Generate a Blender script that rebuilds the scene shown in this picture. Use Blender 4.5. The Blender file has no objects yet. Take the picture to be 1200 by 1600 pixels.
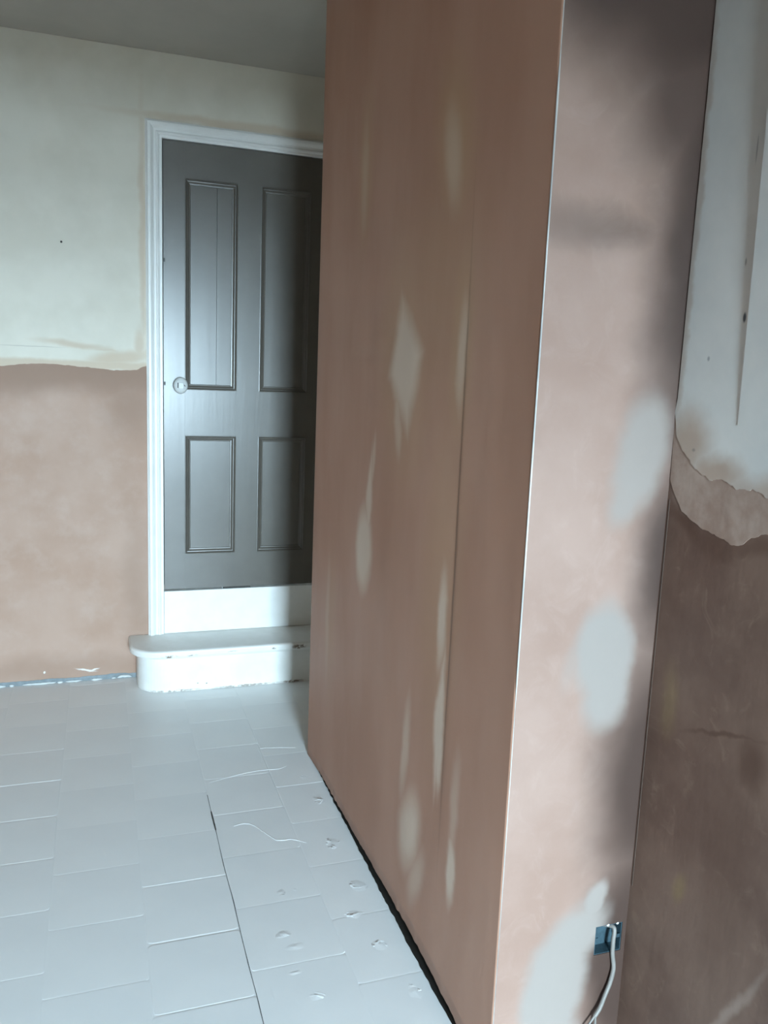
import bpy, bmesh, math, random
from mathutils import Vector, Matrix, noise as mnoise

random.seed(7)
scene = bpy.context.scene
COL = scene.collection

# ------------------------------------------------------------------ camera
H = 1.45                                   # eye height of the photographer
cam_d = bpy.data.cameras.new('camera')
cam = bpy.data.objects.new('camera', cam_d)
COL.objects.link(cam)
cam_d.sensor_fit = 'VERTICAL'
cam_d.sensor_height = 36.0
cam_d.lens = 1290.0 / 1600.0 * 36.0
cam_d.clip_start = 0.02
fwd = Vector((0.32347955, 0.93180134, -0.16464279)).normalized()
upv = Vector((0.01605775, 0.16856694, 0.9855594))
rgt = fwd.cross(upv).normalized()
upv = rgt.cross(fwd).normalized()
cam.matrix_world = Matrix(((rgt.x, upv.x, -fwd.x, 0), (rgt.y, upv.y, -fwd.y, 0),
                           (rgt.z, upv.z, -fwd.z, H), (0, 0, 0, 1)))
scene.camera = cam

# ------------------------------------------------------------------ room sizes (metres)
XL, XR = -1.70, 1.033          # left wall, right wall (beside the camera)
YR, YB = -3.30, 3.865          # wall behind the camera, wall with the door
XC, YF, YC = 0.733, 1.312, 2.895   # boxed-out wall: left face, front face, far end
XN = 1.30                      # side wall of the nook by the door
ZC = 2.748
WX0, WX1, WZ0, WZ1 = -0.22, 0.66, 0.86, 1.94     # window opening behind the camera

# ------------------------------------------------------------------ daylight: an overcast sky through the window
world = bpy.data.worlds.new('overcast_sky')
scene.world = world
world.use_nodes = True
bg = world.node_tree.nodes['Background']
bg.inputs[0].default_value = (0.62, 0.85, 1.0, 1)
SKY = 900.0                                # overcast dome: zenith three times as bright as the horizon
wt = world.node_tree
w_tc = wt.nodes.new('ShaderNodeTexCoord')
w_sep = wt.nodes.new('ShaderNodeSeparateXYZ')
w_mr = wt.nodes.new('ShaderNodeMapRange')
wt.links.new(w_tc.outputs['Generated'], w_sep.inputs[0])
wt.links.new(w_sep.outputs['Z'], w_mr.inputs['Value'])
w_mr.inputs['To Min'].default_value = SKY / 3
w_mr.inputs['To Max'].default_value = SKY
wt.links.new(w_mr.outputs[0], bg.inputs[1])
pl = bpy.data.lights.new('window_portal', 'AREA')
pl.shape = 'RECTANGLE'
pl.size, pl.size_y = WX1 - WX0, WZ1 - WZ0
pl.cycles.is_portal = True
po = bpy.data.objects.new('window_portal', pl)
COL.objects.link(po)
po.location = ((WX0 + WX1) / 2, YR - 0.13, (WZ0 + WZ1) / 2)
po.rotation_euler = (math.radians(90), 0, 0)

vs = scene.view_settings
vs.view_transform = 'Standard'
vs.look = 'None'
vs.gamma = 1.0
vs.use_curve_mapping = False
vs.exposure = 0.0
scene.cycles.use_denoising = True
scene.cycles.max_bounces = 8
scene.cycles.diffuse_bounces = 5
scene.cycles.use_adaptive_sampling = True
scene.cycles.adaptive_threshold = 0.05
scene.cycles.sample_clamp_indirect = 10.0


# ------------------------------------------------------------------ mesh helpers
def link(name, bm, mat, parent=None, smooth=False):
    me = bpy.data.meshes.new(name)
    bmesh.ops.recalc_face_normals(bm, faces=bm.faces)
    bm.to_mesh(me)
    bm.free()
    if smooth:
        for p in me.polygons:
            p.use_smooth = True
    if mat:
        me.materials.append(mat)
    o = bpy.data.objects.new(name, me)
    COL.objects.link(o)
    if parent:
        o.parent = parent
    return o


def empty(name):
    o = bpy.data.objects.new(name, None)
    o.empty_display_size = 0.05
    COL.objects.link(o)
    return o


def structure(o, label):
    o['kind'] = 'structure'
    o['label'] = label
    return o


def thing(o, label, cat):
    o['label'] = label
    o['category'] = cat
    return o


def add_box(bm, x0, x1, y0, y1, z0, z1, bevel=0.0):
    vs_ = [bm.verts.new((x, y, z)) for x in (x0, x1) for y in (y0, y1) for z in (z0, z1)]
    idx = [(0, 1, 3, 2), (4, 6, 7, 5), (0, 4, 5, 1), (2, 3, 7, 6), (0, 2, 6, 4), (1, 5, 7, 3)]
    fs = [bm.faces.new([vs_[i] for i in f]) for f in idx]
    if bevel:
        es = list({e for f in fs for e in f.edges})
        bmesh.ops.bevel(bm, geom=es, offset=bevel, segments=2, affect='EDGES', profile=0.5)
    return vs_


def box(name, x0, x1, y0, y1, z0, z1, mat, parent=None, bevel=0.0):
    bm = bmesh.new()
    add_box(bm, x0, x1, y0, y1, z0, z1, bevel)
    return link(name, bm, mat, parent)


def prism(bm, pts, to3d, d0, d1):
    """extrude a closed 2-D outline between two depths; to3d(u, v, d) gives the point"""
    a = [bm.verts.new(to3d(u, v, d0)) for u, v in pts]
    b = [bm.verts.new(to3d(u, v, d1)) for u, v in pts]
    n = len(pts)
    bm.faces.new(a)
    bm.faces.new(list(reversed(b)))
    for i in range(n):
        j = (i + 1) % n
        bm.faces.new((a[i], b[i], b[j], a[j]))


def lathe(bm, prof, origin, axis, seg=32):
    """prof: list of (radius, distance along axis)"""
    axis = Vector(axis).normalized()
    t = axis.orthogonal().normalized()
    b = axis.cross(t)
    rings = []
    for r, d in prof:
        c = Vector(origin) + axis * d
        if r < 1e-6:
            rings.append([bm.verts.new(c)])
        else:
            rings.append([bm.verts.new(c + (t * math.cos(2 * math.pi * k / seg) + b * math.sin(2 * math.pi * k / seg)) * r)
                          for k in range(seg)])
    for p, q in zip(rings, rings[1:]):
        for k in range(seg):
            k2 = (k + 1) % seg
            if len(p) == 1 and len(q) == 1:
                continue
            if len(p) == 1:
                bm.faces.new((p[0], q[k], q[k2]))
            elif len(q) == 1:
                bm.faces.new((p[k], q[0], p[k2]))
            else:
                bm.faces.new((p[k], q[k], q[k2], p[k2]))


def tube(bm, pts, radii, seg=10):
    pts = [Vector(p) for p in pts]
    if not isinstance(radii, (list, tuple)):
        radii = [radii] * len(pts)
    rings = []
    ref = Vector((0.3, 0.9, 0.1))
    for i, p in enumerate(pts):
        d = (pts[min(i + 1, len(pts) - 1)] - pts[max(i - 1, 0)]).normalized()
        t = (ref - d * ref.dot(d)).normalized()
        b = d.cross(t)
        rings.append([bm.verts.new(p + (t * math.cos(2 * math.pi * k / seg) + b * math.sin(2 * math.pi * k / seg)) * radii[i])
                      for k in range(seg)])
    for p, q in zip(rings, rings[1:]):
        for k in range(seg):
            bm.faces.new((p[k], p[(k + 1) % seg], q[(k + 1) % seg], q[k]))
    bm.faces.new(rings[0])
    bm.faces.new(list(reversed(rings[-1])))


def smooth_path(pts, n=8):
    out = []
    P = [Vector(p) for p in pts]
    for i in range(len(P) - 1):
        p0, p1, p2, p3 = P[max(i - 1, 0)], P[i], P[i + 1], P[min(i + 2, len(P) - 1)]
        for k in range(n):
            t = k / n
            out.append(0.5 * ((2 * p1) + (p2 - p0) * t + (2 * p0 - 5 * p1 + 4 * p2 - p3) * t * t
                              + (3 * p1 - p0 - 3 * p2 + p3) * t ** 3))
    out.append(P[-1])
    return out


def nz(x, y=0.0, z=0.0):
    return mnoise.noise(Vector((x, y, z)))


def interp(tab, x):
    if x <= tab[0][0]:
        return tab[0][1]
    for (a, b), (c, d) in zip(tab, tab[1:]):
        if x <= c:
            return b + (d - b) * (x - a) / (c - a)
    return tab[-1][1]


# ------------------------------------------------------------------ material helpers
class Mat:
    def __init__(self, name, plane='XZ'):
        self.m = bpy.data.materials.new(name)
        self.m.use_nodes = True
        self.nt = self.m.node_tree
        self.b = self.nt.nodes['Principled BSDF']
        tc = self.nt.nodes.new('ShaderNodeTexCoord')
        self.obj = tc.outputs['Object']
        self.plane = plane
        self._uv = None

    def node(self, t, **kw):
        n = self.nt.nodes.new(t)
        for k, v in kw.items():
            setattr(n, k, v)
        return n

    def put(self, sock, v):
        if hasattr(v, 'is_output'):
            self.nt.links.new(v, sock)
        elif v is not None:
            sock.default_value = v

    def math(self, op, a, b=None, clamp=False):
        n = self.node('ShaderNodeMath', operation=op, use_clamp=clamp)
        self.put(n.inputs[0], a)
        if b is not None:
            self.put(n.inputs[1], b)
        return n.outputs[0]

    def noise(self, scale=5, detail=3, rough=0.5, vec=None, stretch=None, distortion=0.0, color=False):
        v = vec or self.obj
        if stretch:
            mp = self.node('ShaderNodeMapping')
            self.put(mp.inputs['Vector'], v)
            mp.inputs['Scale'].default_value = stretch
            v = mp.outputs[0]
        n = self.node('ShaderNodeTexNoise')
        self.put(n.inputs['Vector'], v)
        n.inputs['Scale'].default_value = scale
        n.inputs['Detail'].default_value = detail
        n.inputs['Roughness'].default_value = rough
        n.inputs['Distortion'].default_value = distortion
        return n.outputs['Color' if color else 'Fac']

    def ramp(self, v, a, b, c=0.0, d=1.0, smooth=True):
        n = self.node('ShaderNodeMapRange', interpolation_type='SMOOTHSTEP' if smooth else 'LINEAR', clamp=True)
        self.put(n.inputs['Value'], v)
        for s, q in zip(('From Min', 'From Max', 'To Min', 'To Max'), (a, b, c, d)):
            n.inputs[s].default_value = q
        return n.outputs[0]

    def mix(self, f, a, b, mode='MIX'):
        n = self.node('ShaderNodeMix', data_type='RGBA', blend_type=mode)
        self.put(n.inputs[0], f)
        self.put(n.inputs[6], a if hasattr(a, 'is_output') else (*a, 1))
        self.put(n.inputs[7], b if hasattr(b, 'is_output') else (*b, 1))
        return n.outputs[2]

    def uv(self, wob=0.0, scale=6.0):
        """flat wall coordinates (u, z, 0), pushed about by noise"""
        s = self.node('ShaderNodeSeparateXYZ')
        self.put(s.inputs[0], self.obj)
        c = self.node('ShaderNodeCombineXYZ')
        self.put(c.inputs[0], s.outputs['X' if self.plane[0] == 'X' else 'Y'])
        self.put(c.inputs[1], s.outputs['Z' if self.plane[1] == 'Z' else 'Y'])
        v = c.outputs[0]
        if wob:
            nc = self.noise(scale, 3, 0.55, color=True)
            sub = self.node('ShaderNodeVectorMath', operation='SUBTRACT')
            self.put(sub.inputs[0], nc)
            sub.inputs[1].default_value = (0.5, 0.5, 0.5)
            sc_ = self.node('ShaderNodeVectorMath', operation='SCALE')
            self.put(sc_.inputs[0], sub.outputs[0])
            sc_.inputs['Scale'].default_value = wob
            ad = self.node('ShaderNodeVectorMath', operation='MULTIPLY_ADD')
            self.put(ad.inputs[0], sc_.outputs[0])
            ad.inputs[1].default_value = (1, 1, 0)
            self.put(ad.inputs[2], v)
            v = ad.outputs[0]
        return v

    def blob(self, uv, cx, cy, rx, ry, rot=0.0, soft=0.4, amt=1.0, diamond=False):
        mp = self.node('ShaderNodeMapping', vector_type='TEXTURE')
        self.put(mp.inputs['Vector'], uv)
        mp.inputs['Location'].default_value = (cx, cy, 0)
        mp.inputs['Rotation'].default_value = (0, 0, math.radians(rot))
        mp.inputs['Scale'].default_value = (rx, ry, 1)
        if diamond:
            ab = self.node('ShaderNodeVectorMath', operation='ABSOLUTE')
            self.put(ab.inputs[0], mp.outputs[0])
            ln = self.node('ShaderNodeVectorMath', operation='DOT_PRODUCT')
            self.put(ln.inputs[0], ab.outputs[0])
            ln.inputs[1].default_value = (1, 1, 0)
            d = ln.outputs['Value']
        else:
            ln = self.node('ShaderNodeVectorMath', operation='LENGTH')
            self.put(ln.inputs[0], mp.outputs[0])
            d = ln.outputs['Value']
        return self.ramp(d, 1 + soft, 1 - soft, 0.0, amt)

    def blobs(self, uv, lst):
        r = None
        for b in lst:
            k = self.blob(uv, *b[:4], **(b[4] if len(b) > 4 else {}))
            r = k if r is None else self.math('MAXIMUM', r, k)
        return r

    def bump(self, h, strength=0.2, dist=0.01, prev=None):
        n = self.node('ShaderNodeBump')
        self.put(n.inputs['Height'], h)
        n.inputs['Strength'].default_value = strength
        n.inputs['Distance'].default_value = dist
        if prev is not None:
            self.put(n.inputs['Normal'], prev)
        return n.outputs[0]

    def out(self, color, rough=0.6, normal=None, spec=0.5, metallic=0.0):
        self.put(self.b.inputs['Base Color'], color if hasattr(color, 'is_output') else (*color, 1))
        self.put(self.b.inputs['Roughness'], rough)
        self.put(self.b.inputs['Specular IOR Level'], spec)
        self.b.inputs['Metallic'].default_value = metallic
        if normal is not None:
            self.put(self.b.inputs['Normal'], normal)
        return self.m


# palette (linear)
PLASTER = (0.40, 0.245, 0.175)
PLASTER_PINK = (0.47, 0.315, 0.245)
PLASTER_DAMP = (0.215, 0.125, 0.085)
PLASTER_WET = (0.125, 0.075, 0.055)
PALE = (0.66, 0.535, 0.435)
WHITE = (0.80, 0.79, 0.76)


def simple(name, color, rough=0.5, spec=0.5, var=0.08, scale=8, bump=0.0, metallic=0.0):
    M = Mat(name)
    n = M.noise(scale, 4, 0.6)
    c = M.mix(M.ramp(n, 0.3, 0.7), tuple(v * (1 - var) for v in color), tuple(min(1, v * (1 + var)) for v in color))
    nb = M.bump(M.noise(scale * 6, 3), bump, 0.004) if bump else None
    return M.out(c, rough, nb, spec, metallic)


def trowel(M, base):
    """fine trowel relief for plaster"""
    a = M.noise(9, 4, 0.6, stretch=(1, 1, 0.35))
    b = M.noise(34, 4, 0.65, distortion=0.6)
    return M.bump(b, 0.06, 0.003, M.bump(a, base, 0.012))


def mat_left_face():
    M = Mat('skim_plaster_left_face', 'YZ')
    uv = M.uv(0.035, 9)
    uvs = M.uv(0.05, 5)
    n1 = M.noise(2.6, 3, 0.5, stretch=(1, 1.3, 0.55))
    n2 = M.noise(9, 4, 0.6, stretch=(1, 1.2, 0.3))
    base = M.mix(M.ramp(n1, 0.32, 0.68), (0.40, 0.212, 0.142), (0.455, 0.258, 0.182))
    base = M.mix(M.ramp(n2, 0.45, 0.8, 0, 0.22), base, (0.49, 0.30, 0.225))
    # warm ochre halo where the plaster is half dry
    halo = M.blobs(uvs, [(2.0, 1.50, 0.15, 0.26, dict(rot=-8, soft=0.8, amt=0.55)),
                         (1.655, 1.53, 0.055, 0.20, dict(soft=0.8, amt=0.7)),
                         (1.745, 1.95, 0.085, 0.16, dict(rot=-12, soft=0.8, amt=0.8)),
                         (2.39, 2.02, 0.06, 0.17, dict(soft=0.8, amt=0.6)),
                         (1.80, 1.66, 0.20, 0.22, dict(soft=0.8, amt=0.35)),
                         (1.70, 1.00, 0.10, 0.35, dict(soft=0.8, amt=0.35)),
                         (2.62, 0.62, 0.06, 0.2, dict(soft=0.8, amt=0.3))])
    base = M.mix(halo, base, (0.46, 0.285, 0.165))
    pale = M.blobs(uv, [(1.995, 1.475, 0.115, 0.165, dict(rot=-14, soft=0.36, amt=0.9, diamond=True)),
                        (2.03, 1.33, 0.022, 0.08, dict(rot=-10, soft=0.7, amt=0.5)),
                        (2.285, 0.935, 0.068, 0.12, dict(rot=0, soft=0.4, amt=0.9, diamond=False)),
                        (2.25, 1.09, 0.030, 0.14, dict(rot=4, soft=0.5, amt=0.8, diamond=True)),
                        (2.225, 1.20, 0.014, 0.07, dict(rot=10, soft=0.7, amt=0.5)),
                        (1.648, 1.50, 0.022, 0.10, dict(soft=0.7, amt=0.55)),
                        (1.682, 0.90, 0.022, 0.10, dict(soft=0.6, amt=0.7)),
                        (1.664, 0.66, 0.030, 0.17, dict(rot=2, soft=0.5, amt=0.8, diamond=True)),
                        (1.652, 0.58, 0.018, 0.08, dict(soft=0.6, amt=0.8)),
                        (1.87, 0.50, 0.022, 0.12, dict(rot=6, soft=0.7, amt=0.55)),
                        (1.82, 0.295, 0.060, 0.105, dict(rot=18, soft=0.6, amt=0.8)),
                        (1.76, 0.20, 0.030, 0.08, dict(rot=24, soft=0.8, amt=0.5)),
                        (1.553, 0.345, 0.022, 0.075, dict(soft=0.5, amt=0.85)),
                        (1.553, 0.50, 0.018, 0.11, dict(soft=0.8, amt=0.4)),
                        (1.750, 1.925, 0.035, 0.09, dict(rot=-14, soft=0.8, amt=0.45)),
                        (2.40, 2.01, 0.025, 0.12, dict(soft=0.8, amt=0.25)),
                        (2.66, 0.62, 0.02, 0.16, dict(soft=0.9, amt=0.22))])
    col = M.mix(pale, base, PALE)
    # thin dark line of the board joint
    seam = M.blob(M.uv(0.012, 3), 1.627, 1.08, 0.0045, 0.60, soft=0.6, amt=0.5)
    col = M.mix(seam, col, (0.16, 0.09, 0.055))
    return M.out(col, M.ramp(pale, 0, 1, 0.55, 0.8), trowel(M, 0.10), 0.35)


def mat_front_face():
    M = Mat('skim_plaster_front_face', 'XZ')
    uv = M.uv(0.045, 11)
    uvs = M.uv(0.07, 6)
    n1 = M.noise(5, 5, 0.6)
    n2 = M.noise(13, 5, 0.6, distortion=0.9)
    base = M.mix(M.ramp(n1, 0.3, 0.7), (0.238, 0.146, 0.112), (0.280, 0.182, 0.145))
    base = M.mix(M.ramp(n2, 0.48, 0.75, 0, 0.30), base, (0.345, 0.240, 0.200))
    # undried plaster plus painted shade: by the inner corner and high up, in tongues
    damp_shade = M.blobs(uvs, [(1.045, 1.70, 0.10, 0.42, dict(soft=0.7)),
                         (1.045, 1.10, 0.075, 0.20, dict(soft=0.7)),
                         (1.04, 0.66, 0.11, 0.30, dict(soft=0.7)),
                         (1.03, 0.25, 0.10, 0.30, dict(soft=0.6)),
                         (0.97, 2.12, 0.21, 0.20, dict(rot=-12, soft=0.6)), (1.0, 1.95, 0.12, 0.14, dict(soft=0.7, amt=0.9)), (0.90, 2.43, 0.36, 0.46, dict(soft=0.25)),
                         (0.86, 1.715, 0.16, 0.034, dict(rot=-3, soft=0.95, amt=0.55))])  # soft cross band: window-bar shade put into the colour
    base = M.mix(damp_shade, base, (0.052, 0.030, 0.023))
    pale = M.blobs(uv, [(0.962, 1.32, 0.058, 0.108, dict(rot=-8, soft=0.36, amt=0.9)), (0.945, 1.25, 0.035, 0.07, dict(rot=-18, soft=0.5, amt=0.85)),
                        (0.920, 0.925, 0.064, 0.105, dict(rot=6, soft=0.30)), (0.930, 0.85, 0.050, 0.075, dict(rot=0, soft=0.4)),
                        (0.862, 0.93, 0.02, 0.06, dict(rot=-20, soft=0.7, amt=0.5)),
                        (0.948, 0.40, 0.026, 0.045, dict(rot=-30, soft=0.35)),
                        (0.905, 0.32, 0.055, 0.09, dict(rot=-42, soft=0.4)),
                        (0.868, 0.20, 0.072, 0.15, dict(rot=-8, soft=0.26)),
                        (0.86, 0.05, 0.085, 0.12, dict(rot=0, soft=0.3))])
    col = M.mix(pale, base, (0.232, 0.194, 0.171))
    return M.out(col, M.ramp(damp_shade, 0, 1, 0.62, 0.45), trowel(M, 0.14), 0.4)


def mat_right_plaster():
    M = Mat('damp_plaster_right_wall', 'YZ')
    n1 = M.noise(4.5, 5, 0.6)
    n2 = M.noise(14, 5, 0.65, distortion=1.5)
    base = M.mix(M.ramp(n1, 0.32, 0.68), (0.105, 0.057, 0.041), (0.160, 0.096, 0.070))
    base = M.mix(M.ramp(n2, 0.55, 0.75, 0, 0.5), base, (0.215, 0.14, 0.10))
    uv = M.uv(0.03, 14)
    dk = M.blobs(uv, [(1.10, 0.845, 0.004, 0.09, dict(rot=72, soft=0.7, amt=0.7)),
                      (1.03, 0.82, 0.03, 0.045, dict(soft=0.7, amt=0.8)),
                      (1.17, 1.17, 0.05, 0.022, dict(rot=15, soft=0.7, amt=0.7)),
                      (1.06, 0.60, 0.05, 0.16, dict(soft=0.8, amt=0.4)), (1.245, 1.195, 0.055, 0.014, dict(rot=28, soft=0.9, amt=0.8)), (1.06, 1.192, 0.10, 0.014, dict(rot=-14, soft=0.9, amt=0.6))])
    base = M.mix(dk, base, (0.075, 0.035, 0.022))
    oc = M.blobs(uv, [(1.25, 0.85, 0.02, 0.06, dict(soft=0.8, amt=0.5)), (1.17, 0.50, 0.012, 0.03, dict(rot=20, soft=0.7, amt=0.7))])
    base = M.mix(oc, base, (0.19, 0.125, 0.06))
    pk = M.blobs(uv, [(1.03, 1.265, 0.14, 0.03, dict(rot=4, soft=0.7, amt=0.9)),
                      (1.24, 1.30, 0.05, 0.06, dict(soft=0.7, amt=0.9)),
                      (1.01, 0.37, 0.008, 0.12, dict(rot=28, soft=0.8, amt=0.3))])
    base = M.mix(pk, base, (0.44, 0.36, 0.31))
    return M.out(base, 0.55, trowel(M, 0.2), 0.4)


def mat_right_paint():
    M = Mat('old_white_paint_right_wall', 'YZ')
    uv = M.uv(0.035, 20)
    n = M.noise(7, 4, 0.6)
    c = M.mix(M.ramp(n, 0.3, 0.7), (0.56, 0.56, 0.54), (0.62, 0.61, 0.58))
    st = M.blobs(uv, [(0.75, 1.275, 0.50, 0.030, dict(rot=1, soft=0.7, amt=1.0)),
                      (1.27, 1.345, 0.055, 0.060, dict(rot=-30, soft=0.7, amt=1.0)), (1.19, 1.30, 0.07, 0.030, dict(soft=0.7, amt=1.0)),
                      (1.305, 1.70, 0.010, 0.45, dict(soft=0.6, amt=0.65)),
                      (1.28, 2.35, 0.04, 0.22, dict(soft=0.8, amt=0.4))])
    c = M.mix(st, c, (0.40, 0.305, 0.245))
    sp = M.blobs(M.uv(0), [
        (1.157, 1.568, 0.0035, 0.008, dict(soft=0.4)), (1.168, 1.66, 0.002, 0.006, dict(soft=0.5, amt=0.5)),
        (1.235, 1.50, 0.003, 0.004, dict(soft=0.5, amt=0.5)), (1.17, 1.84, 0.0015, 0.02, dict(soft=0.5, amt=0.5)),
        (1.25, 1.335, 0.004, 0.003, dict(soft=0.5, amt=0.4))])
    c = M.mix(sp, c, (0.06, 0.07, 0.08))
    return M.out(c, 0.55, M.bump(M.noise(26, 4), 0.12, 0.004), 0.4)


def mat_back_plaster():
    M = Mat('skim_plaster_back_wall', 'XZ')
    uv = M.uv(0.12, 4)
    n1 = M.noise(3.2, 4, 0.55)
    n2 = M.noise(11, 5, 0.6)
    base = M.mix(M.ramp(n1, 0.3, 0.7), (0.375, 0.235, 0.17), (0.43, 0.29, 0.225))
    base = M.mix(M.ramp(n2, 0.45, 0.75, 0, 0.35), base, (0.47, 0.345, 0.285))
    damp_shade = M.blobs(uv, [(-0.15, 1.40, 0.9, 0.075, dict(soft=0.7, amt=0.85)),
                        (0.13, 1.28, 0.10, 0.14, dict(soft=0.8, amt=0.6)),
                        (0.15, 0.42, 0.06, 0.3, dict(soft=0.8, amt=0.45)),
                        (-0.2, 0.06, 0.8, 0.06, dict(soft=0.8, amt=0.45))])
    base = M.mix(damp_shade, base, (0.27, 0.165, 0.115))
    wht = M.blobs(M.uv(0.015, 30), [(-0.08, 0.052, 0.035, 0.004, dict(rot=-12, soft=0.7, amt=0.9)),
                                    (-0.045, 0.05, 0.02, 0.003, dict(rot=16, soft=0.7, amt=0.9)),
                                    (-0.255, 0.052, 0.004, 0.006, dict(soft=0.5))])
    base = M.mix(wht, base, (0.75, 0.72, 0.68))
    return M.out(base, 0.62, trowel(M, 0.10), 0.35)


def mat_back_paint():
    M = Mat('old_white_paint_back_wall', 'XZ')
    uv = M.uv(0.03, 9)
    n = M.noise(5, 4, 0.55)
    c = M.mix(M.ramp(n, 0.3, 0.7), (0.63, 0.585, 0.495), (0.69, 0.645, 0.555))
    sm = M.blobs(uv, [(-0.15, 1.438, 0.8, 0.020, dict(soft=0.5, amt=0.75)),
                      (0.08, 1.472, 0.13, 0.028, dict(rot=8, soft=0.6, amt=0.75)),
                      (-0.10, 1.525, 0.13, 0.012, dict(rot=-6, soft=0.7, amt=0.65)),
                      (0.03, 1.505, 0.08, 0.007, dict(rot=-6, soft=0.7, amt=0.5)),
                      (0.17, 1.53, 0.02, 0.07, dict(soft=0.7, amt=0.6)),
                      (0.185, 2.0, 0.013, 0.46, dict(soft=0.7, amt=0.6)),
                      (0.60, 2.497, 0.45, 0.016, dict(soft=0.7, amt=0.6))])
    c = M.mix(sm, c, (0.53, 0.40, 0.285))
    ln = M.blob(M.uv(0.006, 12), -0.28, 1.508, 0.13, 0.0016, soft=0.5, amt=0.5)
    c = M.mix(ln, c, (0.35, 0.32, 0.28))
    return M.out(c, 0.6, M.bump(M.noise(30, 4), 0.08, 0.003), 0.4)


def mat_floor():
    M = Mat('painted_floor', 'XY')
    n1 = M.noise(2.4, 4, 0.55)
    n2 = M.noise(38, 5, 0.65)
    c = M.mix(M.ramp(n1, 0.3, 0.7), (0.73, 0.74, 0.74), (0.78, 0.785, 0.78))
    # cement-rough strip along the boxed-out wall
    s = M.node('ShaderNodeSeparateXYZ')
    M.put(s.inputs[0], M.obj)
    edge = M.ramp(s.outputs['X'], 0.30, 0.62)
    fine = M.bump(n2, 0.10, 0.003)
    lump = M.noise(24, 3, 0.5, distortion=0.3)
    amt = M.math('MULTIPLY', M.ramp(lump, 0.5, 0.75), edge)
    nb = M.bump(amt, 0.55, 0.007, fine)
    return M.out(c, M.ramp(M.noise(9, 3), 0.3, 0.7, 0.30, 0.42), nb, 0.5)


def mat_door():
    M = Mat('dark_grey_gloss_paint', 'XZ')
    n = M.noise(6, 4, 0.6)
    c = M.mix(M.ramp(n, 0.3, 0.7), (0.092, 0.081, 0.068), (0.104, 0.092, 0.078))
    br = M.noise(30, 3, 0.6, stretch=(1, 1, 0.06))
    return M.out(c, 0.31, M.bump(br, 0.07, 0.003), 0.62)


def mat_white_gloss():
    M = Mat('white_gloss_trim', 'XZ')
    n = M.noise(9, 4, 0.6)
    c = M.mix(M.ramp(n, 0.3, 0.7), (0.77, 0.77, 0.745), (0.82, 0.82, 0.80))
    return M.out(c, 0.38, M.bump(M.noise(40, 3, stretch=(1, 1, 0.2)), 0.06, 0.003), 0.5)


def mat_step():
    M = Mat('chipped_white_step_paint', 'XZ')
    n = M.noise(9, 4, 0.6)
    c = M.mix(M.ramp(n, 0.3, 0.7), (0.74, 0.735, 0.70), (0.80, 0.795, 0.77))
    uv = M.uv(0.012, 60)
    chip = M.blobs(uv, [(0.275, 0.178, 0.030, 0.007, dict(soft=0.5)), (0.375, 0.180, 0.020, 0.003, dict(soft=0.5, amt=0.8)),
                        (0.86, 0.186, 0.030, 0.010, dict(soft=0.4)), (0.74, 0.186, 0.008, 0.005, dict(soft=0.5, amt=0.8)),
                        (0.55, 0.186, 0.02, 0.002, dict(soft=0.5, amt=0.6)),
                        (0.30, 0.006, 0.10, 0.0045, dict(soft=0.6, amt=0.8)), (0.62, 0.005, 0.14, 0.004, dict(soft=0.6, amt=0.8)),
                        (0.84, 0.006, 0.05, 0.005, dict(soft=0.6)), (0.44, 0.03, 0.004, 0.003, dict(soft=0.5)),
                        (0.40, 0.033, 0.003, 0.003, dict(soft=0.5))])
    rough = M.ramp(M.noise(70, 4, 0.6), 0.38, 0.52)
    c = M.mix(M.math('MULTIPLY', chip, rough), c, (0.20, 0.15, 0.11))
    return M.out(c, 0.4, M.bump(M.noise(25, 4), 0.12, 0.004), 0.5)


m_left = mat_left_face()
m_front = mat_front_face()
m_rplast = mat_right_plaster()
m_rpaint = mat_right_paint()
m_bplast = mat_back_plaster()
m_bpaint = mat_back_paint()
m_floor = mat_floor()
m_door = mat_door()
m_trim = mat_white_gloss()
m_step = mat_step()
m_ceil = simple('ceiling_paint', (0.45, 0.42, 0.37), 0.8, 0.3, 0.04, 3, 0.05)
m_room = simple('bare_brown_plaster', (0.23, 0.14, 0.095), 0.7, 0.3, 0.15, 3, 0.06)
m_cream = simple('cream_wall_paint', (0.74, 0.66, 0.54), 0.7, 0.3, 0.04, 3, 0.05)
m_dark = simple('dark_void', (0.02, 0.017, 0.014), 0.9, 0.2, 0.2, 20)
m_core = simple('bare_blockwork', (0.07, 0.058, 0.05), 0.95, 0.2, 0.3, 30, 0.3)
m_bead = simple('white_corner_bead', (0.40, 0.385, 0.365), 0.4, 0.5, 0.3, 5)
m_grout = simple('painted_joint', (0.33, 0.35, 0.36), 0.5, 0.4, 0.12, 30, 0.2)
m_crack = simple('dark_joint_dirt', (0.10, 0.095, 0.09), 0.9, 0.2, 0.4, 60)
m_splash = simple('pale_blue_paint_splash', (0.20, 0.23, 0.245), 0.5, 0.4, 0.15, 30, 0.2)
m_filler = simple('white_filler', (0.58, 0.60, 0.60), 0.6, 0.4, 0.08, 40, 0.4)
m_box = simple('galvanised_blue_box', (0.045, 0.080, 0.098), 0.4, 0.5, 0.25, 40, 0.1, 0.35)
m_cable = simple('grey_white_pvc', (0.17, 0.155, 0.14), 0.45, 0.5, 0.06, 30)
m_porc = simple('white_porcelain', (0.52, 0.53, 0.52), 0.42, 0.6, 0.03, 10)
m_brass = simple('dull_metal', (0.35, 0.33, 0.30), 0.4, 0.5, 0.1, 30, 0, 0.8)
m_iron = simple('dark_iron', (0.03, 0.028, 0.025), 0.5, 0.5, 0.2, 30, 0, 0.4)
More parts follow.
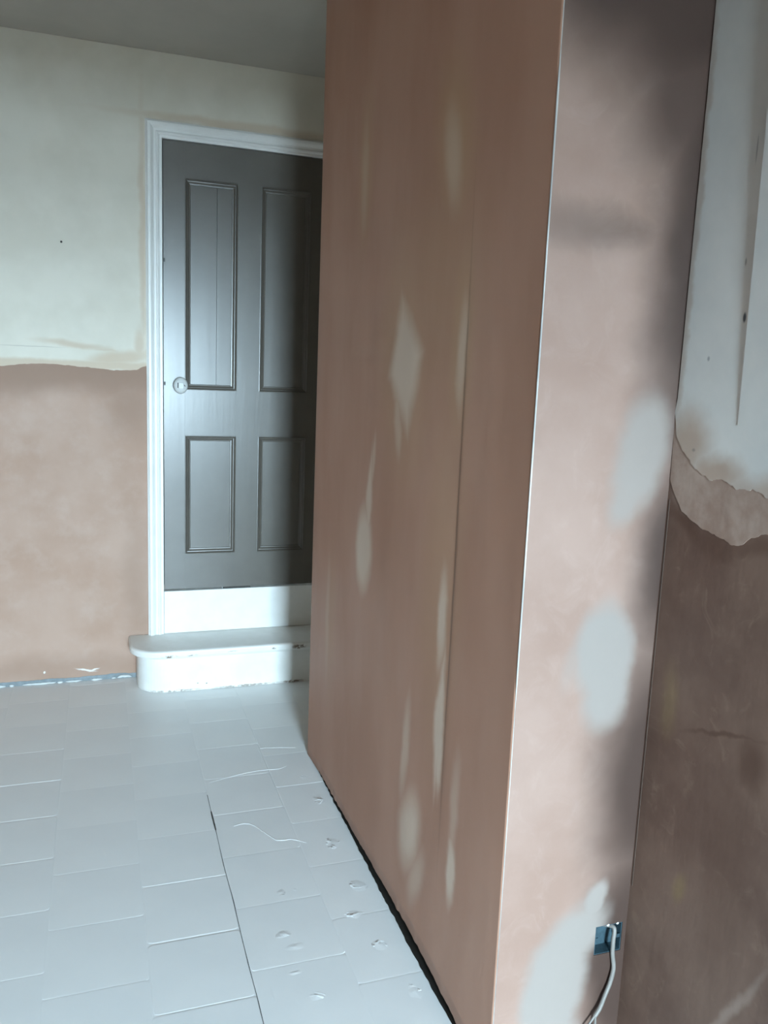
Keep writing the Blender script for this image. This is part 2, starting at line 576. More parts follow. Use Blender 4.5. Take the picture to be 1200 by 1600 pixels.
m_added_tile = simple('added_dark_tile', (0.115, 0.068, 0.048), 0.6, 0.4, 0.2, 9, 0.1)
m_stone = simple('outdoor_paving', (0.085, 0.078, 0.068), 0.9, 0.2, 0.2, 2)


def mat_glass():
    m = bpy.data.materials.new('window_glass')
    m.use_nodes = True
    nt = m.node_tree
    nt.nodes.remove(nt.nodes['Principled BSDF'])
    out = nt.nodes['Material Output']
    tr = nt.nodes.new('ShaderNodeBsdfTransparent')
    gl = nt.nodes.new('ShaderNodeBsdfGlossy')
    gl.inputs['Roughness'].default_value = 0.02
    fr = nt.nodes.new('ShaderNodeFresnel')
    mx = nt.nodes.new('ShaderNodeMixShader')
    nt.links.new(fr.outputs[0], mx.inputs[0])
    nt.links.new(tr.outputs[0], mx.inputs[1])
    nt.links.new(gl.outputs[0], mx.inputs[2])
    nt.links.new(mx.outputs[0], out.inputs[0])
    return m


m_glass = mat_glass()

# ================================================================== SETTING
# ------------------------------------------------------------------ floor of painted nine-inch tiles
floor = box('floor', XL - 0.1, XN + 0.1, YR - 0.1, YB + 0.1, -0.12, -0.0006, m_floor)
structure(floor, 'floor of square tiles painted pale blue grey')
PX, PY = 0.2385, 0.2470
TH = 0.03


def tile_mesh(seed, deep=False):
    rnd = random.Random(seed)
    bm = bmesh.new()
    hx, hy = PX / 2 - (0.0006 if deep else 0.0002), PY / 2 - (0.0006 if deep else 0.0002)
    r = 0.007 + rnd.random() * 0.005

    def ring(inset, z, rad):
        pts = []
        for sx, sy, a0 in ((1, 1, 0), (-1, 1, 90), (-1, -1, 180), (1, -1, 270)):
            cx, cy = sx * (hx - inset - rad), sy * (hy - inset - rad)
            for k in range(3):
                a = math.radians(a0 + 45 * k)
                pts.append((cx + rad * math.cos(a), cy + rad * math.sin(a), z))
        return [bm.verts.new(p) for p in pts]
    r0 = ring(0.0, -TH, r)
    r1 = ring(0.0, -0.0008 if deep else -0.00018, r)
    r2 = ring(0.004, 0.0, r)
    n = len(r0)
    for a, b in ((r0, r1), (r1, r2)):
        for i in range(n):
            bm.faces.new((a[i], a[(i + 1) % n], b[(i + 1) % n], b[i]))
    f = bm.faces.new(r2)
    me = bpy.data.meshes.new('floor_tile')
    bmesh.ops.recalc_face_normals(bm, faces=bm.faces)
    bm.to_mesh(me)
    bm.free()
    me.materials.append(m_floor)
    return me


tiles = [tile_mesh(s) for s in range(6)]
deep_tiles = [tile_mesh(s, True) for s in range(3)]
# rows start differently from column to column, as in the photograph
rnd = random.Random(3)
rest = bmesh.new()
for c in range(-8, 5):
    x = 0.328 + (c - 1) * PX - PX / 2
    if x - PX / 2 > XN or x + PX / 2 < XL:
        continue
    key = {1: 0.0, 0: 0.122, -1: -0.035, 2: 0.082, 3: -0.03}.get(c, rnd.random() * PY)
    y = 1.71 + key - 26 * PY
    while y < YB:
        yc = y + PY / 2
        if yc + PY / 2 > YR and not (x - PX / 2 > XC + 0.04 and YF + 0.05 < yc - PY / 2 and yc + PY / 2 < YC) \
                and not (x > XR and yc < YC):
            if yc < 0.1:                    # behind the viewer: one joined field
                add_box(rest, x - PX / 2 + 0.0011, x + PX / 2 - 0.0011, yc - PY / 2 + 0.0011, yc + PY / 2 - 0.0011, -TH, -0.0005)
                y += PY
                continue
            o = bpy.data.objects.new('floor_tile', rnd.choice(deep_tiles if (c == 1 and 1.6 < yc < 2.3) or (c == -1 and 2.4 < yc < 2.9) or (c == 2 and yc > 2.5) or rnd.random() < 0.05 else tiles))
            COL.objects.link(o)
            o.parent = floor
            o.location = (x, yc, rnd.uniform(-0.0001, 0.0001))
            o.rotation_euler = (rnd.uniform(-1, 1) * 0.0007, rnd.uniform(-1, 1) * 0.0007, rnd.uniform(-1, 1) * 0.004)
        y += PY

tf = link('added_tile_field', rest, m_added_tile, floor)  # dark tiling added unseen behind the viewer, soaks up bounced light
tf['kind'] = 'stuff'
tf['label'] = 'dark red brown tiles added out of view to cut bounced light'

# dirt line in the open joint between two columns of tiles
bm = bmesh.new()
prev = None
for i in range(121):
    y = 1.50 + i * (2.675 - 1.50) / 120
    w = 0.0006 + 0.0012 * max(0, nz(y * 9, 3.1) + 0.25) + (0.0014 if 2.44 < y < 2.56 else 0)
    xx = 0.328 + 0.0025 * nz(y * 6, 1.7) - 0.002
    a = bm.verts.new((xx - w, y, 0.0012))
    b = bm.verts.new((xx + w, y, 0.0012))
    if prev:
        bm.faces.new((prev[0], prev[1], b, a))
    prev = (a, b)
link('open_joint', bm, m_crack, floor)
# raised hairline crack in the paint near the boxed-out wall
bm = bmesh.new()
tube(bm, smooth_path([(0.385, 2.455, 0.0), (0.42, 2.462, 0.0004), (0.451, 2.437, 0.0006), (0.50, 2.34, 0.0006), (0.544, 2.336, 0.0004), (0.586, 2.303, 0.0)], 2), 0.0006, 6)
link('paint_ridge', bm, m_floor, floor)
bm = bmesh.new()
tube(bm, smooth_path([(0.345, 2.759, 0.0), (0.44, 2.79, 0.0004), (0.533, 2.806, 0.0006), (0.60, 2.80, 0.0006), (0.633, 2.816, 0.0)], 2), 0.0005, 6)
link('paint_ridge', bm, m_floor, floor)
bm = bmesh.new()
tube(bm, smooth_path([(0.553, 2.873, 0.0), (0.560, 2.93, 0.0004), (0.563, 2.98, 0.0006), (0.63, 2.975, 0.0006), (0.70, 2.957, 0.0)], 6), 0.0005, 6)
link('paint_ridge', bm, m_floor, floor)


# lumps of cement under the paint beside the boxed-out wall
def lump(cx, cy, rx, ry, h, seed):
    bm = bmesh.new()
    nr, ns = 5, 14
    rings = []
    for i in range(1, nr + 1):
        t = i / nr
        ring = []
        for k in range(ns):
            a = 2 * math.pi * k / ns
            w = 1 + 0.35 * nz(math.cos(a) * 1.5 + seed, math.sin(a) * 1.5, seed)
            ring.append(bm.verts.new((cx + rx * t * w * math.cos(a), cy + ry * t * w * math.sin(a),
                                      0.25 * h * (1 - t * t) ** 1.2 * (1 + 0.4 * nz(math.cos(a) * 2, math.sin(a) * 2 + t * 3, seed)) - 0.0006)))
        rings.append(ring)
    c0 = bm.verts.new((cx, cy, h * 0.25))
    for k in range(ns):
        bm.faces.new((c0, rings[0][k], rings[0][(k + 1) % ns]))
    for p, q in zip(rings, rings[1:]):
        for k in range(ns):
            bm.faces.new((p[k], p[(k + 1) % ns], q[(k + 1) % ns], q[k]))
    return link('cement_lump', bm, m_floor, floor, True)


for i, (cx, cy, rx, ry, h) in enumerate([(0.462, 2.077, 0.018, 0.020, 0.006), (0.50, 2.08, 0.012, 0.012, 0.004),
                                          (0.43, 1.905, 0.035, 0.020, 0.006), (0.45, 1.85, 0.04, 0.022, 0.005),
                                          (0.43, 1.76, 0.03, 0.014, 0.004), (0.46, 1.67, 0.03, 0.02, 0.005),
                                          (0.665, 2.28, 0.03, 0.04, 0.006), (0.69, 2.55, 0.025, 0.05, 0.005),
                                          (0.68, 2.72, 0.025, 0.03, 0.005), (0.68, 2.05, 0.03, 0.04, 0.006),
                                          (0.63, 1.93, 0.035, 0.025, 0.005), (0.66, 1.80, 0.03, 0.03, 0.006),
                                          (0.69, 1.62, 0.025, 0.04, 0.005), (0.36, 1.70, 0.01, 0.04, 0.004)]):
    lump(cx, cy, rx, ry, h, i * 3.7)

# ------------------------------------------------------------------ ceiling and the walls out of view
structure(box('ceiling', XL - 0.1, XN + 0.1, YR - 0.1, YB + 0.1, ZC, ZC + 0.1, m_ceil), 'flat dull white painted ceiling')
structure(box('wall_left', XL - 0.1, XL, YR - 0.1, YB + 0.1, 0, ZC, m_room), 'freshly plastered brown wall on the left')
# wall behind the photographer, with the window opening
bm = bmesh.new()
Y0, Y1 = YR - 0.22, YR
add_box(bm, XL, WX0, Y0, Y1, 0, ZC)
add_box(bm, WX1, XR + 0.02, Y0, Y1, 0, ZC)
add_box(bm, WX0, WX1, Y0, Y1, 0, WZ0)
add_box(bm, WX0, WX1, Y0, Y1, WZ1, ZC)
structure(link('wall_front', bm, m_room), 'brown plastered wall with the window behind the viewer')
win = structure(empty('window_1'), 'white window with a top light behind the viewer')
win.location = ((WX0 + WX1) / 2, YR, WZ0)
bm = bmesh.new()
fy0, fy1, fw = YR - 0.16, YR - 0.10, 0.05
add_box(bm, WX0, WX0 + fw, fy0, fy1, WZ0, WZ1)
add_box(bm, WX1 - fw, WX1, fy0, fy1, WZ0, WZ1)
add_box(bm, WX0 + fw, WX1 - fw, fy0, fy1, WZ0, WZ0 + fw)
add_box(bm, WX0 + fw, WX1 - fw, fy0, fy1, WZ1 - fw, WZ1)
TZ = 1.62
add_box(bm, WX0 + fw, WX1 - fw, fy0, fy1, TZ - 0.04, TZ + 0.04)
wf = link('window_frame', bm, m_trim)
wp1 = box('pane', WX0 + fw, WX1 - fw, YR - 0.132, YR - 0.128, WZ0 + fw, TZ - 0.04, m_glass)
wp2 = box('pane', WX0 + fw, WX1 - fw, YR - 0.132, YR - 0.128, TZ + 0.04, WZ1 - fw, m_glass)
ws = box('window_sill', WX0, WX1, YR - 0.20, YR + 0.02, WZ0 - 0.025, WZ0 + 0.002, m_trim)
for o in (wf, wp1, wp2, ws):
    o.parent = win
    o.matrix_parent_inverse = Matrix.Translation(-Vector(win.location))
structure(box('ground_outside', -14, 14, -22, YR - 0.23, -0.25, -0.15, m_stone), 'paved yard outside the window')

# ------------------------------------------------------------------ right wall: damp plaster below, old white paint above
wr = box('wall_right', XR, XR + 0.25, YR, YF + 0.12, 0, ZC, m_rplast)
structure(wr, 'moist brown plastered wall on the right with old white paint above')
bm = bmesh.new()
edge = [(1.3105, 1.40), (1.302, 1.36), (1.285, 1.335), (1.262, 1.318), (1.24, 1.30), (1.20, 1.285), (1.17, 1.292), (1.13, 1.278), (1.09, 1.284), (1.05, 1.272), (1.0, 1.262),
        (0.9, 1.27), (0.7, 1.262), (0.4, 1.275), (0.0, 1.262), (-0.6, 1.27), (-1.2, 1.265), (YR + 0.001, 1.27)]
fine = []
for (a, b), (c, d) in zip(edge, edge[1:]):
    n = max(2, int(abs(a - c) / 0.004))
    for k in range(n):
        t = k / n
        fine.append((a + (c - a) * t + 0.003 * nz(a * 40 + t * 5, 2), b + (d - b) * t + 0.006 * nz((a + (c - a) * t) * 45, 9) + 0.003 * nz((a + (c - a) * t) * 130, 4)))
fine.append(edge[-1])
up = [(YR + 0.001, ZC - 0.001)]
zz = ZC - 0.001
while zz > 1.41:
    up.append((1.3085 - 0.003 * abs(nz(zz * 14, 5)), zz))
    zz -= 0.02
prism(bm, fine + up, lambda u, v, d: (XR + d, u, v), -0.0022, 0.01)
link('old_paint_layer', bm, m_rpaint, wr)
# bruised lip of new plaster under the paint
bm = bmesh.new()
lip_t = [(y, z + 0.006) for y, z in fine if y > 0.6]
low = [(1.309, 1.27), (1.29, 1.245), (1.26, 1.215), (1.22, 1.20), (1.17, 1.19), (1.12, 1.183), (1.08, 1.205), (1.04, 1.218), (0.95, 1.21), (0.8, 1.22), (0.6, 1.21)]
lipl = [(p[0], p[1] + 0.004 * nz(p[0] * 50, 3) + 0.002 * nz(p[0] * 140, 8)) for p in smooth_path([(a, b, 0) for a, b in low], 10)]
prism(bm, lip_t + list(reversed(lipl)), lambda u, v, d: (XR + d, u, v), -0.0010, 0.008)
M_ = Mat('half_dry_plaster_lip', 'YZ')
c_ = M_.mix(M_.ramp(M_.noise(18, 5, 0.6), 0.3, 0.7), (0.27, 0.18, 0.14), (0.37, 0.275, 0.225))
link('plaster_lip', bm, M_.out(c_, 0.6, trowel(M_, 0.2), 0.35), wr)
# thin paper tape line in the inner corner
box('corner_tape', XR - 0.0006, XR + 0.0005, YF - 0.0075, YF - 0.0050, 0.42, 1.235, simple('tape_edge', (0.10, 0.068, 0.053), 0.6, 0.3), wr)

# ------------------------------------------------------------------ boxed-out wall in the middle
wc = structure(empty('wall_centre'), 'boxed-out wall freshly plastered brown with pale drying patches')
wc.location = (XC, YF, 0)


def own(o):
    o.parent = wc
    o.matrix_parent_inverse = Matrix.Translation(-Vector(wc.location))
    return o


own(box('core', XC + 0.03, XN + 0.05, YF + 0.03, YC - 0.02, 0, ZC, m_core))
own(box('far_face', XC + 0.012, XN + 0.05, YC - 0.02, YC, 0.01, ZC - 0.001, m_cream))

# left face: a thick skin with a ragged lower edge that stops short of the floor, and a slight relief
gap = [(YF, 0.012), (1.40, 0.018), (1.49, 0.026), (1.60, 0.034), (1.75, 0.037), (1.98, 0.035), (2.2, 0.028), (2.45, 0.022), (2.70, 0.016), (2.80, 0.004), (YC, 0.001)]


def lower_edge(y):
    return max(0.0005, interp(gap, y) + 0.0045 * nz(y * 45, 4) + 0.004 * nz(y * 13, 8))


def relief(y, z):
    h = 0.0022 * nz(y * 2.3, z * 0.9, 2.0) + 0.0007 * nz(y * 9, z * 3, 5.0)
    d = y - (1.627 + 0.012 * nz(z * 1.3, 7.0))
    k = max(0.0, 1 - abs(z - 1.05) / 0.75)
    h -= 0.0022 * k * math.exp(-max(0, d) / 0.10) * (1 if d > 0 else math.exp(d / 0.004))
    e = min(1.0, (y - YF) / 0.05)
    return h * max(0.0, e) * min(1, (YC - y) / 0.03)


bm = bmesh.new()
NY, NZ_ = 200, 70
front = []
for i in range(NY + 1):
    y = YF + 0.0015 + (YC - YF - 0.0015) * i / NY
    z0 = lower_edge(y)
    colv = []
    for j in range(NZ_ + 1):
        t = j / NZ_
        z = z0 + (ZC - 0.001 - z0) * t
        colv.append(bm.verts.new((XC - relief(y, z), y, z)))
    front.append(colv)
for i in range(NY):
    for j in range(NZ_):
        bm.faces.new((front[i][j], front[i][j + 1], front[i + 1][j + 1], front[i + 1][j]))
back = [bm.verts.new((XC + 0.014, front[i][0].co.y, front[i][0].co.z + 0.001)) for i in range(NY + 1)]
for i in range(NY):
    bm.faces.new((front[i][0], front[i + 1][0], back[i + 1], back[i]))
bt = [bm.verts.new((XC + 0.014, front[i][0].co.y, ZC - 0.001)) for i in (0, NY)]
bm.faces.new(list(back) + [bt[1], bt[0]])
bm.faces.new([front[0][j] for j in range(NZ_ + 1)] + [bt[0], back[0]])
bm.faces.new([front[NY][j] for j in range(NZ_ + 1)] + [bt[1], back[NY]])
own(link('left_face', bm, m_left, None, True))

# dark dirt-filled gap between the floor paint and the wall
bm = bmesh.new()
prev = None
for i in range(221):
    y = YF + 0.02 + (YC - 0.05 - YF - 0.02) * i / 220
    g = interp(gap, y)
    xa = XC + 0.010 - 0.35 * g + 0.0035 * nz(y * 40, 2) + 0.003 * nz(y * 11, 6)
    a, b = bm.verts.new((xa, y, 0.0022)), bm.verts.new((XC + 0.031, y, 0.0022))
    if prev:
        bm.faces.new((prev[0], prev[1], b, a))
    prev = (a, b)
own(link('floor_gap', bm, m_dark))

# front face: plaster skin with the square cut-out for the socket box
bx0, bx1, bz0, bz1 = 0.9585, 1.0235, 0.268, 0.334
bm = bmesh.new()
for (a, b, c, d) in ((XC + 0.0015, bx0, 0.008, ZC - 0.001), (bx1, XR + 0.01, 0.008, ZC - 0.001),
                     (bx0, bx1, 0.008, bz0), (bx0, bx1, bz1, ZC - 0.001)):
    add_box(bm, a, b, YF, YF + 0.014, c, d)
bmesh.ops.remove_doubles(bm, verts=bm.verts, dist=1e-5)
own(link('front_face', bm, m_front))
# metal-nosed corner bead, full height
bm = bmesh.new()
tube(bm, [(XC + 0.0008, YF + 0.0008, 0.012 + i * (ZC - 0.013) / 40) for i in range(41)], [0.0012 + 0.0006 * nz(i * 0.45, 3) + (0.0005 if 12 < i < 29 else -0.0004) for i in range(41)], 10)
own(link('corner_bead', bm, m_bead, None, True))

# ------------------------------------------------------------------ nook wall and the wall with the door
structure(box('wall_nook', XN, XN + 0.1, YC - 0.05, YB, 0, ZC, m_cream), 'short cream painted wall in the nook beside the door')

DX0, DX1, DZ0, DZ1 = 0.272, 1.024, 0.418, 2.402       # door leaf
wb = empty('wall_back')
structure(wb, 'wall with the grey door, white paint above bare pink plaster')
wb.location = (0, YB, 0)


def ownb(o):
    o.parent = wb
    o.matrix_parent_inverse = Matrix.Translation(-Vector(wb.location))
    return o


ox0, ox1, oz1 = DX0 - 0.012, DX1 + 0.012, DZ1 + 0.012
bm = bmesh.new()
add_box(bm, XL, ox0, YB, YB + 0.15, 0, ZC)
add_box(bm, ox1, XN + 0.05, YB, YB + 0.15, 0, ZC)
add_box(bm, ox0, ox1, YB, YB + 0.15, oz1, ZC)
add_box(bm, ox0, ox1, YB, YB + 0.15, 0, 0.40)
ownb(link('plaster_face', bm, m_bplast))
# upper, older painted plaster standing a few millimetres proud, with a ragged lower edge
bm = bmesh.new()
etab = [(XL, 1.43), (-1.0, 1.42), (-0.45, 1.418), (-0.396, 1.420), (-0.30, 1.432), (-0.246, 1.437), (-0.16, 1.436), (-0.10, 1.431), (-0.014, 1.426), (0.06, 1.420), (0.12, 1.422), (0.16, 1.424), (0.178, 1.44), (0.21, 1.446)]
low = []
x = XL + 0.001
while x < 0.205:
    low.append((x, interp(etab, x) + 0.0025 * nz(x * 30, 3) + 0.0015 * nz(x * 75, 6)))
    x += 0.008
low += [(ox0, 1.446)]
poly = low + [(ox0, oz1 - 0.0), (ox1, oz1 - 0.0), (ox1, 1.44), (XN - 0.001, 1.43), (XN - 0.001, ZC - 0.001), (XL + 0.001, ZC - 0.001)]
prism(bm, poly, lambda u, v, d: (u, YB + d, v), -0.005, 0.01)
ownb(link('old_paint_layer', bm, m_bpaint))
# streak of pale floor paint brushed up the foot of the wall, and beads of white filler
bm = bmesh.new()
pts_u, pts_l = [], []
x = -1.0
while x < 0.155:
    pts_u.append((x, 0.021 + 0.006 * nz(x * 11, 1) + 0.003 * nz(x * 50, 2) + 0.010 * max(0, x + 0.1)))
    x += 0.008
prism(bm, [(-1.0, 0.0005)] + pts_u + [(x, 0.0005)], lambda u, v, d: (u, YB + d, v), -0.0015, 0.004)
ownb(link('paint_streak', bm, m_splash))
for k, (xa, xb, h) in enumerate([(-0.47, -0.42, 0.012), (-0.405, -0.385, 0.014), (-0.35, -0.21, 0.009), (-0.205, -0.18, 0.011), (-0.17, -0.10, 0.008), (-0.06, -0.01, 0.010), (0.03, 0.05, 0.008), (0.055, 0.12, 0.012), (-0.62, -0.50, 0.010)]):
    bm = bmesh.new()
    n = max(5, int((xb - xa) / 0.006))
    path, rad = [], []
    for i in range(n + 1):
        t = i / n
        xx = xa + (xb - xa) * t
        path.append((xx, YB - 0.004, 0.004 + 0.002 * nz(xx * 60, k) + (0.006 * math.sin(t * 3.1) if k == 7 else 0)))
        rad.append(h * 0.5 * (0.25 + math.sin(math.pi * t) ** 0.5 * (0.8 + 0.5 * nz(xx * 80, k + 2))))
    tube(bm, path, rad, 8)
    ownb(link('filler_bead', bm, m_filler, None, True))

# door frame lining behind the architrave + architrave
tr1 = structure(empty('trim_1'), 'white moulded architrave around the grey door')
tr1.location = (DX0, YB, 0.2)


def ownt(o, p):
    o.parent = p
    o.matrix_parent_inverse = Matrix.Translation(-Vector(p.location))
    return o


prof = [(0.000, -0.02), (0.000, 0.010), (0.002, 0.013), (0.012, 0.013), (0.014, 0.017), (0.020, 0.020), (0.025, 0.0185), (0.028, 0.014), (0.036, 0.0145),
        (0.041, 0.019), (0.046, 0.024), (0.052, 0.027), (0.060, 0.027), (0.064, 0.024), (0.066, 0.018), (0.070, 0.016), (0.071, -0.004)]
xi0, xi1, zt = DX0 - 0.003, DX1 + 0.003, DZ1 + 0.003
zb = 0.205


def leg(which):
    bm = bmesh.new()
    rows = []
    for u, h in prof:
        yy = YB - h
        if which == 'l':
            rows.append([bm.verts.new((xi0 - u, yy, zb)), bm.verts.new((xi0 - u, yy, zt + u))])
        elif which == 'r':
            rows.append([bm.verts.new((xi1 + u, yy, zb)), bm.verts.new((xi1 + u, yy, zt + u))])
        else:
            rows.append([bm.verts.new((xi0 - u, yy, zt + u)), bm.verts.new((xi1 + u, yy, zt + u))])
    for a, b in zip(rows, rows[1:]):
        bm.faces.new((a[0], a[1], b[1], b[0]))
    return bm


for w, nm in (('l', 'architrave_side'), ('h', 'architrave_head'), ('r', 'architrave_side')):
    ownt(link(nm, leg(w), m_trim), tr1)
# white board under the door down to the step
tr2 = box('trim_2', xi0 + 0.0005, xi1 - 0.0005, YB - 0.012, YB + 0.06, 0.206, 0.410, m_trim, None, 0.003)
structure(tr2, 'white riser board between the grey door and the step')

# ------------------------------------------------------------------ door
door = structure(empty('door_1'), 'dark grey gloss four panel door with a white knob')
door.location = (DX0, YB, DZ0)


def ownd(o, p=None):
    o.parent = door
    o.matrix_parent_inverse = Matrix.Translation(-Vector(door.location))
    return o


yd0, yd1 = YB - 0.004, YB + 0.036        # leaf front and back
st = 0.093
mx0, mx1 = 0.5965, 0.6995                 # muntin
z_up0, z_up1 = 1.345, 2.255
z_lo0, z_lo1 = 0.585, 1.138
for a, b in ((DX0, DX0 + st), (DX1 - st, DX1)):
    ownd(box('stile', a, b, yd0, yd1, DZ0, DZ1, m_door, None, 0.0004))
for a, b in ((DZ0, z_lo0), (z_lo1, z_up0), (z_up1, DZ1)):
    ownd(box('rail', DX0 + st, DX1 - st, yd0 + 0.0003, yd1, a, b, m_door))
for a, b in ((z_lo0, z_lo1), (z_up0, z_up1)):
    ownd(box('muntin', mx0, mx1, yd0 + 0.0003, yd1, a, b, m_door))
mprof = [(0.0, -0.003), (0.003, -0.0035), (0.006, -0.001), (0.009, 0.003), (0.012, 0.0035), (0.016, 0.007), (0.020, 0.009), (0.024, 0.0095), (0.026, 0.014)]
for (xa, xb) in ((DX0 + st, mx0), (mx1, DX1 - st)):
    for (za, zb_) in ((z_lo0, z_lo1), (z_up0, z_up1)):
        split = xa < 0.5 and za > 1
        bm = bmesh.new()
        if split:                          # the board of this panel has opened along a vertical joint
            xs = xa + 0.141
            add_box(bm, xa, xs - 0.0007, yd0 + 0.013, yd0 + 0.024, za, zb_)
            add_box(bm, xs + 0.0007, xb, yd0 + 0.0125, yd0 + 0.024, za, zb_)
        else:
            add_box(bm, xa, xb, yd0 + 0.013, yd0 + 0.024, za, zb_)
        ownd(link('panel', bm, m_door))
        bm = bmesh.new()
        rows = []
        for u, h in mprof:
            yy = yd0 + h
            rows.append([bm.verts.new(p) for p in ((xa + u, yy, za + u), (xb - u, yy, za + u), (xb - u, yy, zb_ - u), (xa + u, yy, zb_ - u))])
        for a, b in zip(rows, rows[1:]):
            for k in range(4):
                bm.faces.new((a[k], a[(k + 1) % 4], b[(k + 1) % 4], b[k]))
        ownd(link('panel_moulding', bm, m_door))
# white knob: neck, domed disc, raised square with dark marks
kx, kz = 0.343, 1.364
bm = bmesh.new()
lathe(bm, [(0.0, -0.006), (0.024, -0.006), (0.026, 0.0), (0.024, 0.004), (0.012, 0.008), (0.011, 0.026)], (kx, yd0, kz), (0, -1, 0))
ownd(link('knob_rose', bm, m_porc, None, True))
bm = bmesh.new()
lathe(bm, [(0.011, 0.020), (0.020, 0.022), (0.030, 0.028), (0.0335, 0.036), (0.0325, 0.043), (0.029, 0.048), (0.022, 0.051), (0.0, 0.052)], (kx, yd0, kz), (0, -1, 0), 40)
for v in bm.verts:                         # slightly oval, as the old turned knob is
    v.co.x = kx + (v.co.x - kx) * 0.95
    v.co.z = kz + (v.co.z - kz) * 1.10
knob = ownd(link('knob', bm, m_porc, None, True))


def sub(o):
    o.parent = knob
    return o


bm = bmesh.new()
add_box(bm, kx - 0.011, kx + 0.012, yd0 - 0.056, yd0 - 0.050, kz - 0.016, kz + 0.013, 0.002)
sub(link('knob_square', bm, m_porc))
bm = bmesh.new()
add_box(bm, kx - 0.0155, kx - 0.0115, yd0 - 0.0535, yd0 - 0.0495, kz - 0.011, kz + 0.012)
sub(link('dark_mark', bm, m_iron))
bm = bmesh.new()
prism(bm, [(kx + 0.0125, kz + 0.006), (kx + 0.0205, kz - 0.002), (kx + 0.0165, kz - 0.004), (kx + 0.0125, kz + 0.001)], lambda u, v, d: (u, yd0 - d, v), 0.0495, 0.0532)
sub(link('dark_mark', bm, m_iron))
# worn latch marks on the meeting edge of the leaf
for z in (1.905, 1.37):
    ownd(box('latch_mark', DX0 + 0.001, DX0 + 0.008, yd0 - 0.0006, yd0 + 0.004, z - 0.008, z + 0.008, m_iron))
# dark draught strip showing under the leaf
ownd(box('draught_strip', DX0 + 0.27, DX0 + 0.40, yd0 - 0.002, yd0 + 0.02, DZ0 - 0.008, DZ0 - 0.0005, m_iron))
structure(box('wall_passage', ox0, ox1, YB + 0.10, YB + 0.13, 0.41, oz1, m_dark), 'dark passage side behind the door')

# ------------------------------------------------------------------ step with a rounded end
step = thing(empty('door_step'), 'white painted rounded-end step with chipped paint under the grey door', 'step')
step.location = (0.64, 3.75, 0)


def owns(o):
    o.parent = step
    o.matrix_parent_inverse = Matrix.Translation(-Vector(step.location))
    return o


def d_outline(x0, x1, yfront, yback, r, n=14):
    pts = [(x0, yback)]
    for k in range(n + 1):
        a = math.pi + (math.pi / 2) * k / n
        pts.append((x0 + r + r * math.cos(a), yfront + r + r * math.sin(a)))
    for k in range(n + 1):
        a = 1.5 * math.pi + (math.pi / 2) * k / n
        pts.append((x1 - r + r * math.cos(a), yfront + r + r * math.sin(a)))
    pts.append((x1, yback))
    return pts


yb_ = YB - 0.006
bm = bmesh.new()
prism(bm, d_outline(0.142, 1.152, 3.633, yb_, 0.125), lambda u, v, d: (u, v, d), 0.001, 0.176)
owns(link('riser', bm, m_step))
bm = bmesh.new()
rings = []
for inset, z in ((0.006, 0.172), (0.0015, 0.175), (0.0, 0.181), (0.0, 0.194), (0.002, 0.200), (0.008, 0.204), (0.014, 0.205)):
    rings.append([bm.verts.new((u, v, z)) for u, v in d_outline(0.108 + inset, 1.186 - inset, 3.597 + inset, yb_, 0.135 - inset)])
n = len(rings[0])
for p, q in zip(rings, rings[1:]):
    for i in range(n):
        bm.faces.new((p[i], p[(i + 1) % n], q[(i + 1) % n], q[i]))
bm.faces.new(rings[0])
bm.faces.new(rings[-1])
owns(link('tread', bm, m_step))
bm = bmesh.new()                                       # scotia bead under the nosing
outl = d_outline(0.136, 1.158, 3.627, yb_, 0.13)
tube(bm, [(u, v, 0.166) for u, v in outl], 0.007, 8)
owns(link('scotia', bm, m_step, None, True))

# ================================================================== THINGS
# nail left in the white wall
bm = bmesh.new()
lathe(bm, [(0.0018, -0.006), (0.0018, 0.010), (0.0042, 0.0105), (0.0045, 0.012), (0.003, 0.0132), (0.0, 0.0135)], (-0.144, YB - 0.004, 1.946), (0.15, -1, -0.25), 14)
thing(link('nail', bm, m_iron, None, True), 'small dark nail head sticking out of the white wall', 'nail')

# socket back box sunk in the front face by the corner
sb = thing(empty('socket_box'), 'blue metal socket back box sunk in the brown plaster', 'socket box')
sb.location = ((bx0 + bx1) / 2, YF, bz0)


def ownk(o):
    o.parent = sb
    o.matrix_parent_inverse = Matrix.Translation(-Vector(sb.location))
    return o


d = 0.028
bm = bmesh.new()
add_box(bm, bx0 + 0.0006, bx0 + 0.002, YF + 0.001, YF + d, bz0 + 0.0006, bz1 - 0.0006)
add_box(bm, bx1 - 0.002, bx1 - 0.0006, YF + 0.001, YF + d, bz0 + 0.0006, bz1 - 0.0006)
add_box(bm, bx0 + 0.002, bx1 - 0.002, YF + 0.001, YF + d, bz0 + 0.0006, bz0 + 0.002)
add_box(bm, bx0 + 0.002, bx1 - 0.002, YF + 0.001, YF + d, bz1 - 0.002, bz1 - 0.0006)
ownk(link('box_side', bm, m_box))
ownk(box('box_back', bx0 + 0.002, bx1 - 0.002, YF + d - 0.0015, YF + d, bz0 + 0.002, bz1 - 0.002, m_box))
for lx in (bx0 + 0.002, bx1 - 0.010):
    lug = ownk(box('fixing_lug', lx, lx + 0.008, YF + 0.003, YF + 0.005, bz0 + 0.029, bz0 + 0.037, m_box))
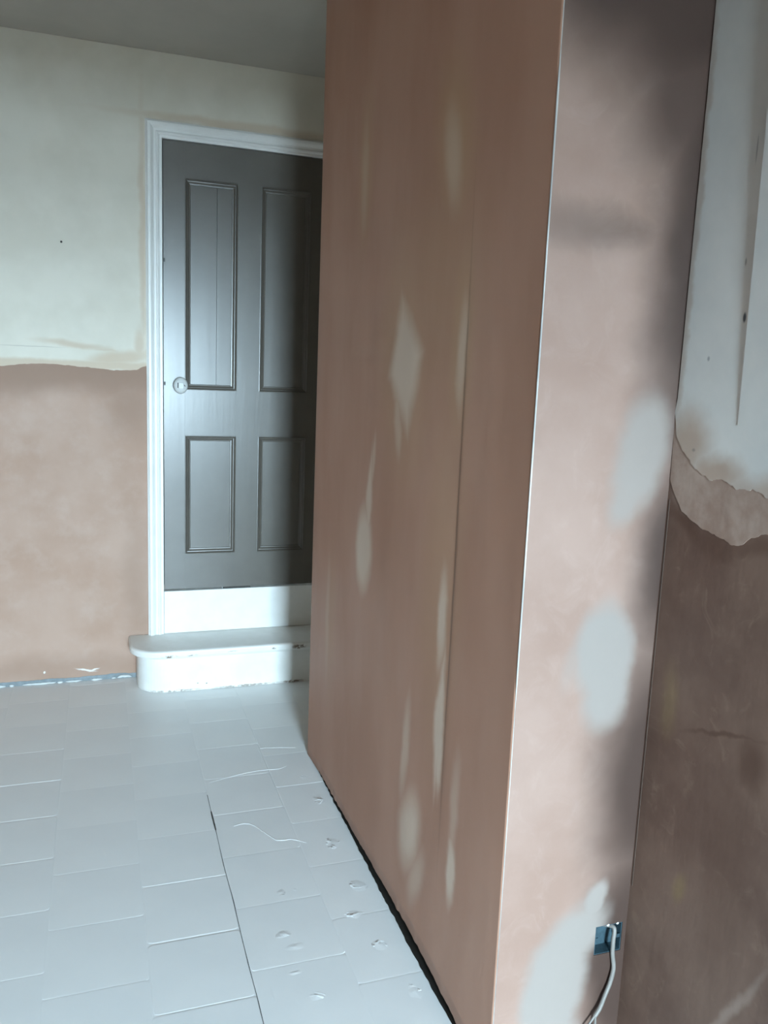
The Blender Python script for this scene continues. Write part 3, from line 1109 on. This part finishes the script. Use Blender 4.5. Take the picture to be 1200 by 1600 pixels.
for lx in (bx0 + 0.03, bx1 - 0.012):
    bm = bmesh.new()
    lathe(bm, [(0.0, -0.005), (0.003, -0.003), (0.0035, 0.0), (0.002, 0.0015), (0.0, 0.0015)], (lx, YF + 0.001, bz1 - 0.001), (0, -1, 0), 10)
    ownk(link('plaster_crumb', bm, m_filler, None, True))

# cable coming out of the box, its sheath split at the end into two cores
cable = thing(empty('cable'), 'grey white electric cable hanging from the blue socket box', 'cable')
cable.location = (0.99, YF - 0.01, 0.3)


def ownc(o):
    o.parent = cable
    o.matrix_parent_inverse = Matrix.Translation(-Vector(cable.location))
    return o


cp = [Vector((0.9915, YF + 0.024, 0.318)), Vector((1.0053, YF + 0.004, 0.3217)), Vector((1.0015, YF - 0.003, 0.2962)), Vector((1.0007, YF - 0.006, 0.2686)), Vector((1.0053, YF - 0.0075, 0.2357)), Vector((0.9988, YF - 0.009, 0.2035)),
      Vector((0.9875, YF - 0.011, 0.1774)), Vector((0.9761, YF - 0.013, 0.1513)), Vector((0.9645, YF - 0.014, 0.1351))]
bm = bmesh.new()
pp = smooth_path(cp, 8)
tube(bm, pp, 0.0046, 12)
ownc(link('sheath', bm, m_cable, None, True))
end = cp[-1]
for dx, dz in ((-0.045, -0.05), (0.004, -0.055)):
    bm = bmesh.new()
    tube(bm, smooth_path([end + Vector((0.002, 0, 0.004)), end + Vector((dx * 0.45, -0.002, dz * 0.45)), end + Vector((dx, -0.004, dz))], 8), 0.0026, 8)
    ownc(link('core_wire', bm, m_cable, None, True))

# white board standing off the painted right wall, leaning out at its top
bm = bmesh.new()
ya, ybd = 0.74, 1.1445
z0, z1 = 1.388, 2.60
pts = []
for y in (ya, ybd):
    for (z, x0, x1) in ((z0, XR - 0.0034, XR - 0.0020), (z1, XR - 0.026, XR - 0.0020)):
        pts.append([bm.verts.new((x0, y, z)), bm.verts.new((x1, y, z))])
(a0, a1), (b0, b1), (c0, c1), (d0, d1) = pts
for f in ((a0, b0, b1, a1), (c0, c1, d1, d0), (a0, a1, c1, c0), (b0, d0, d1, b1), (a0, c0, d0, b0), (a1, b1, d1, c1)):
    bm.faces.new(f)
thing(link('wall_board', bm, m_rpaint), 'white painted board fixed to the white upper right wall', 'board')
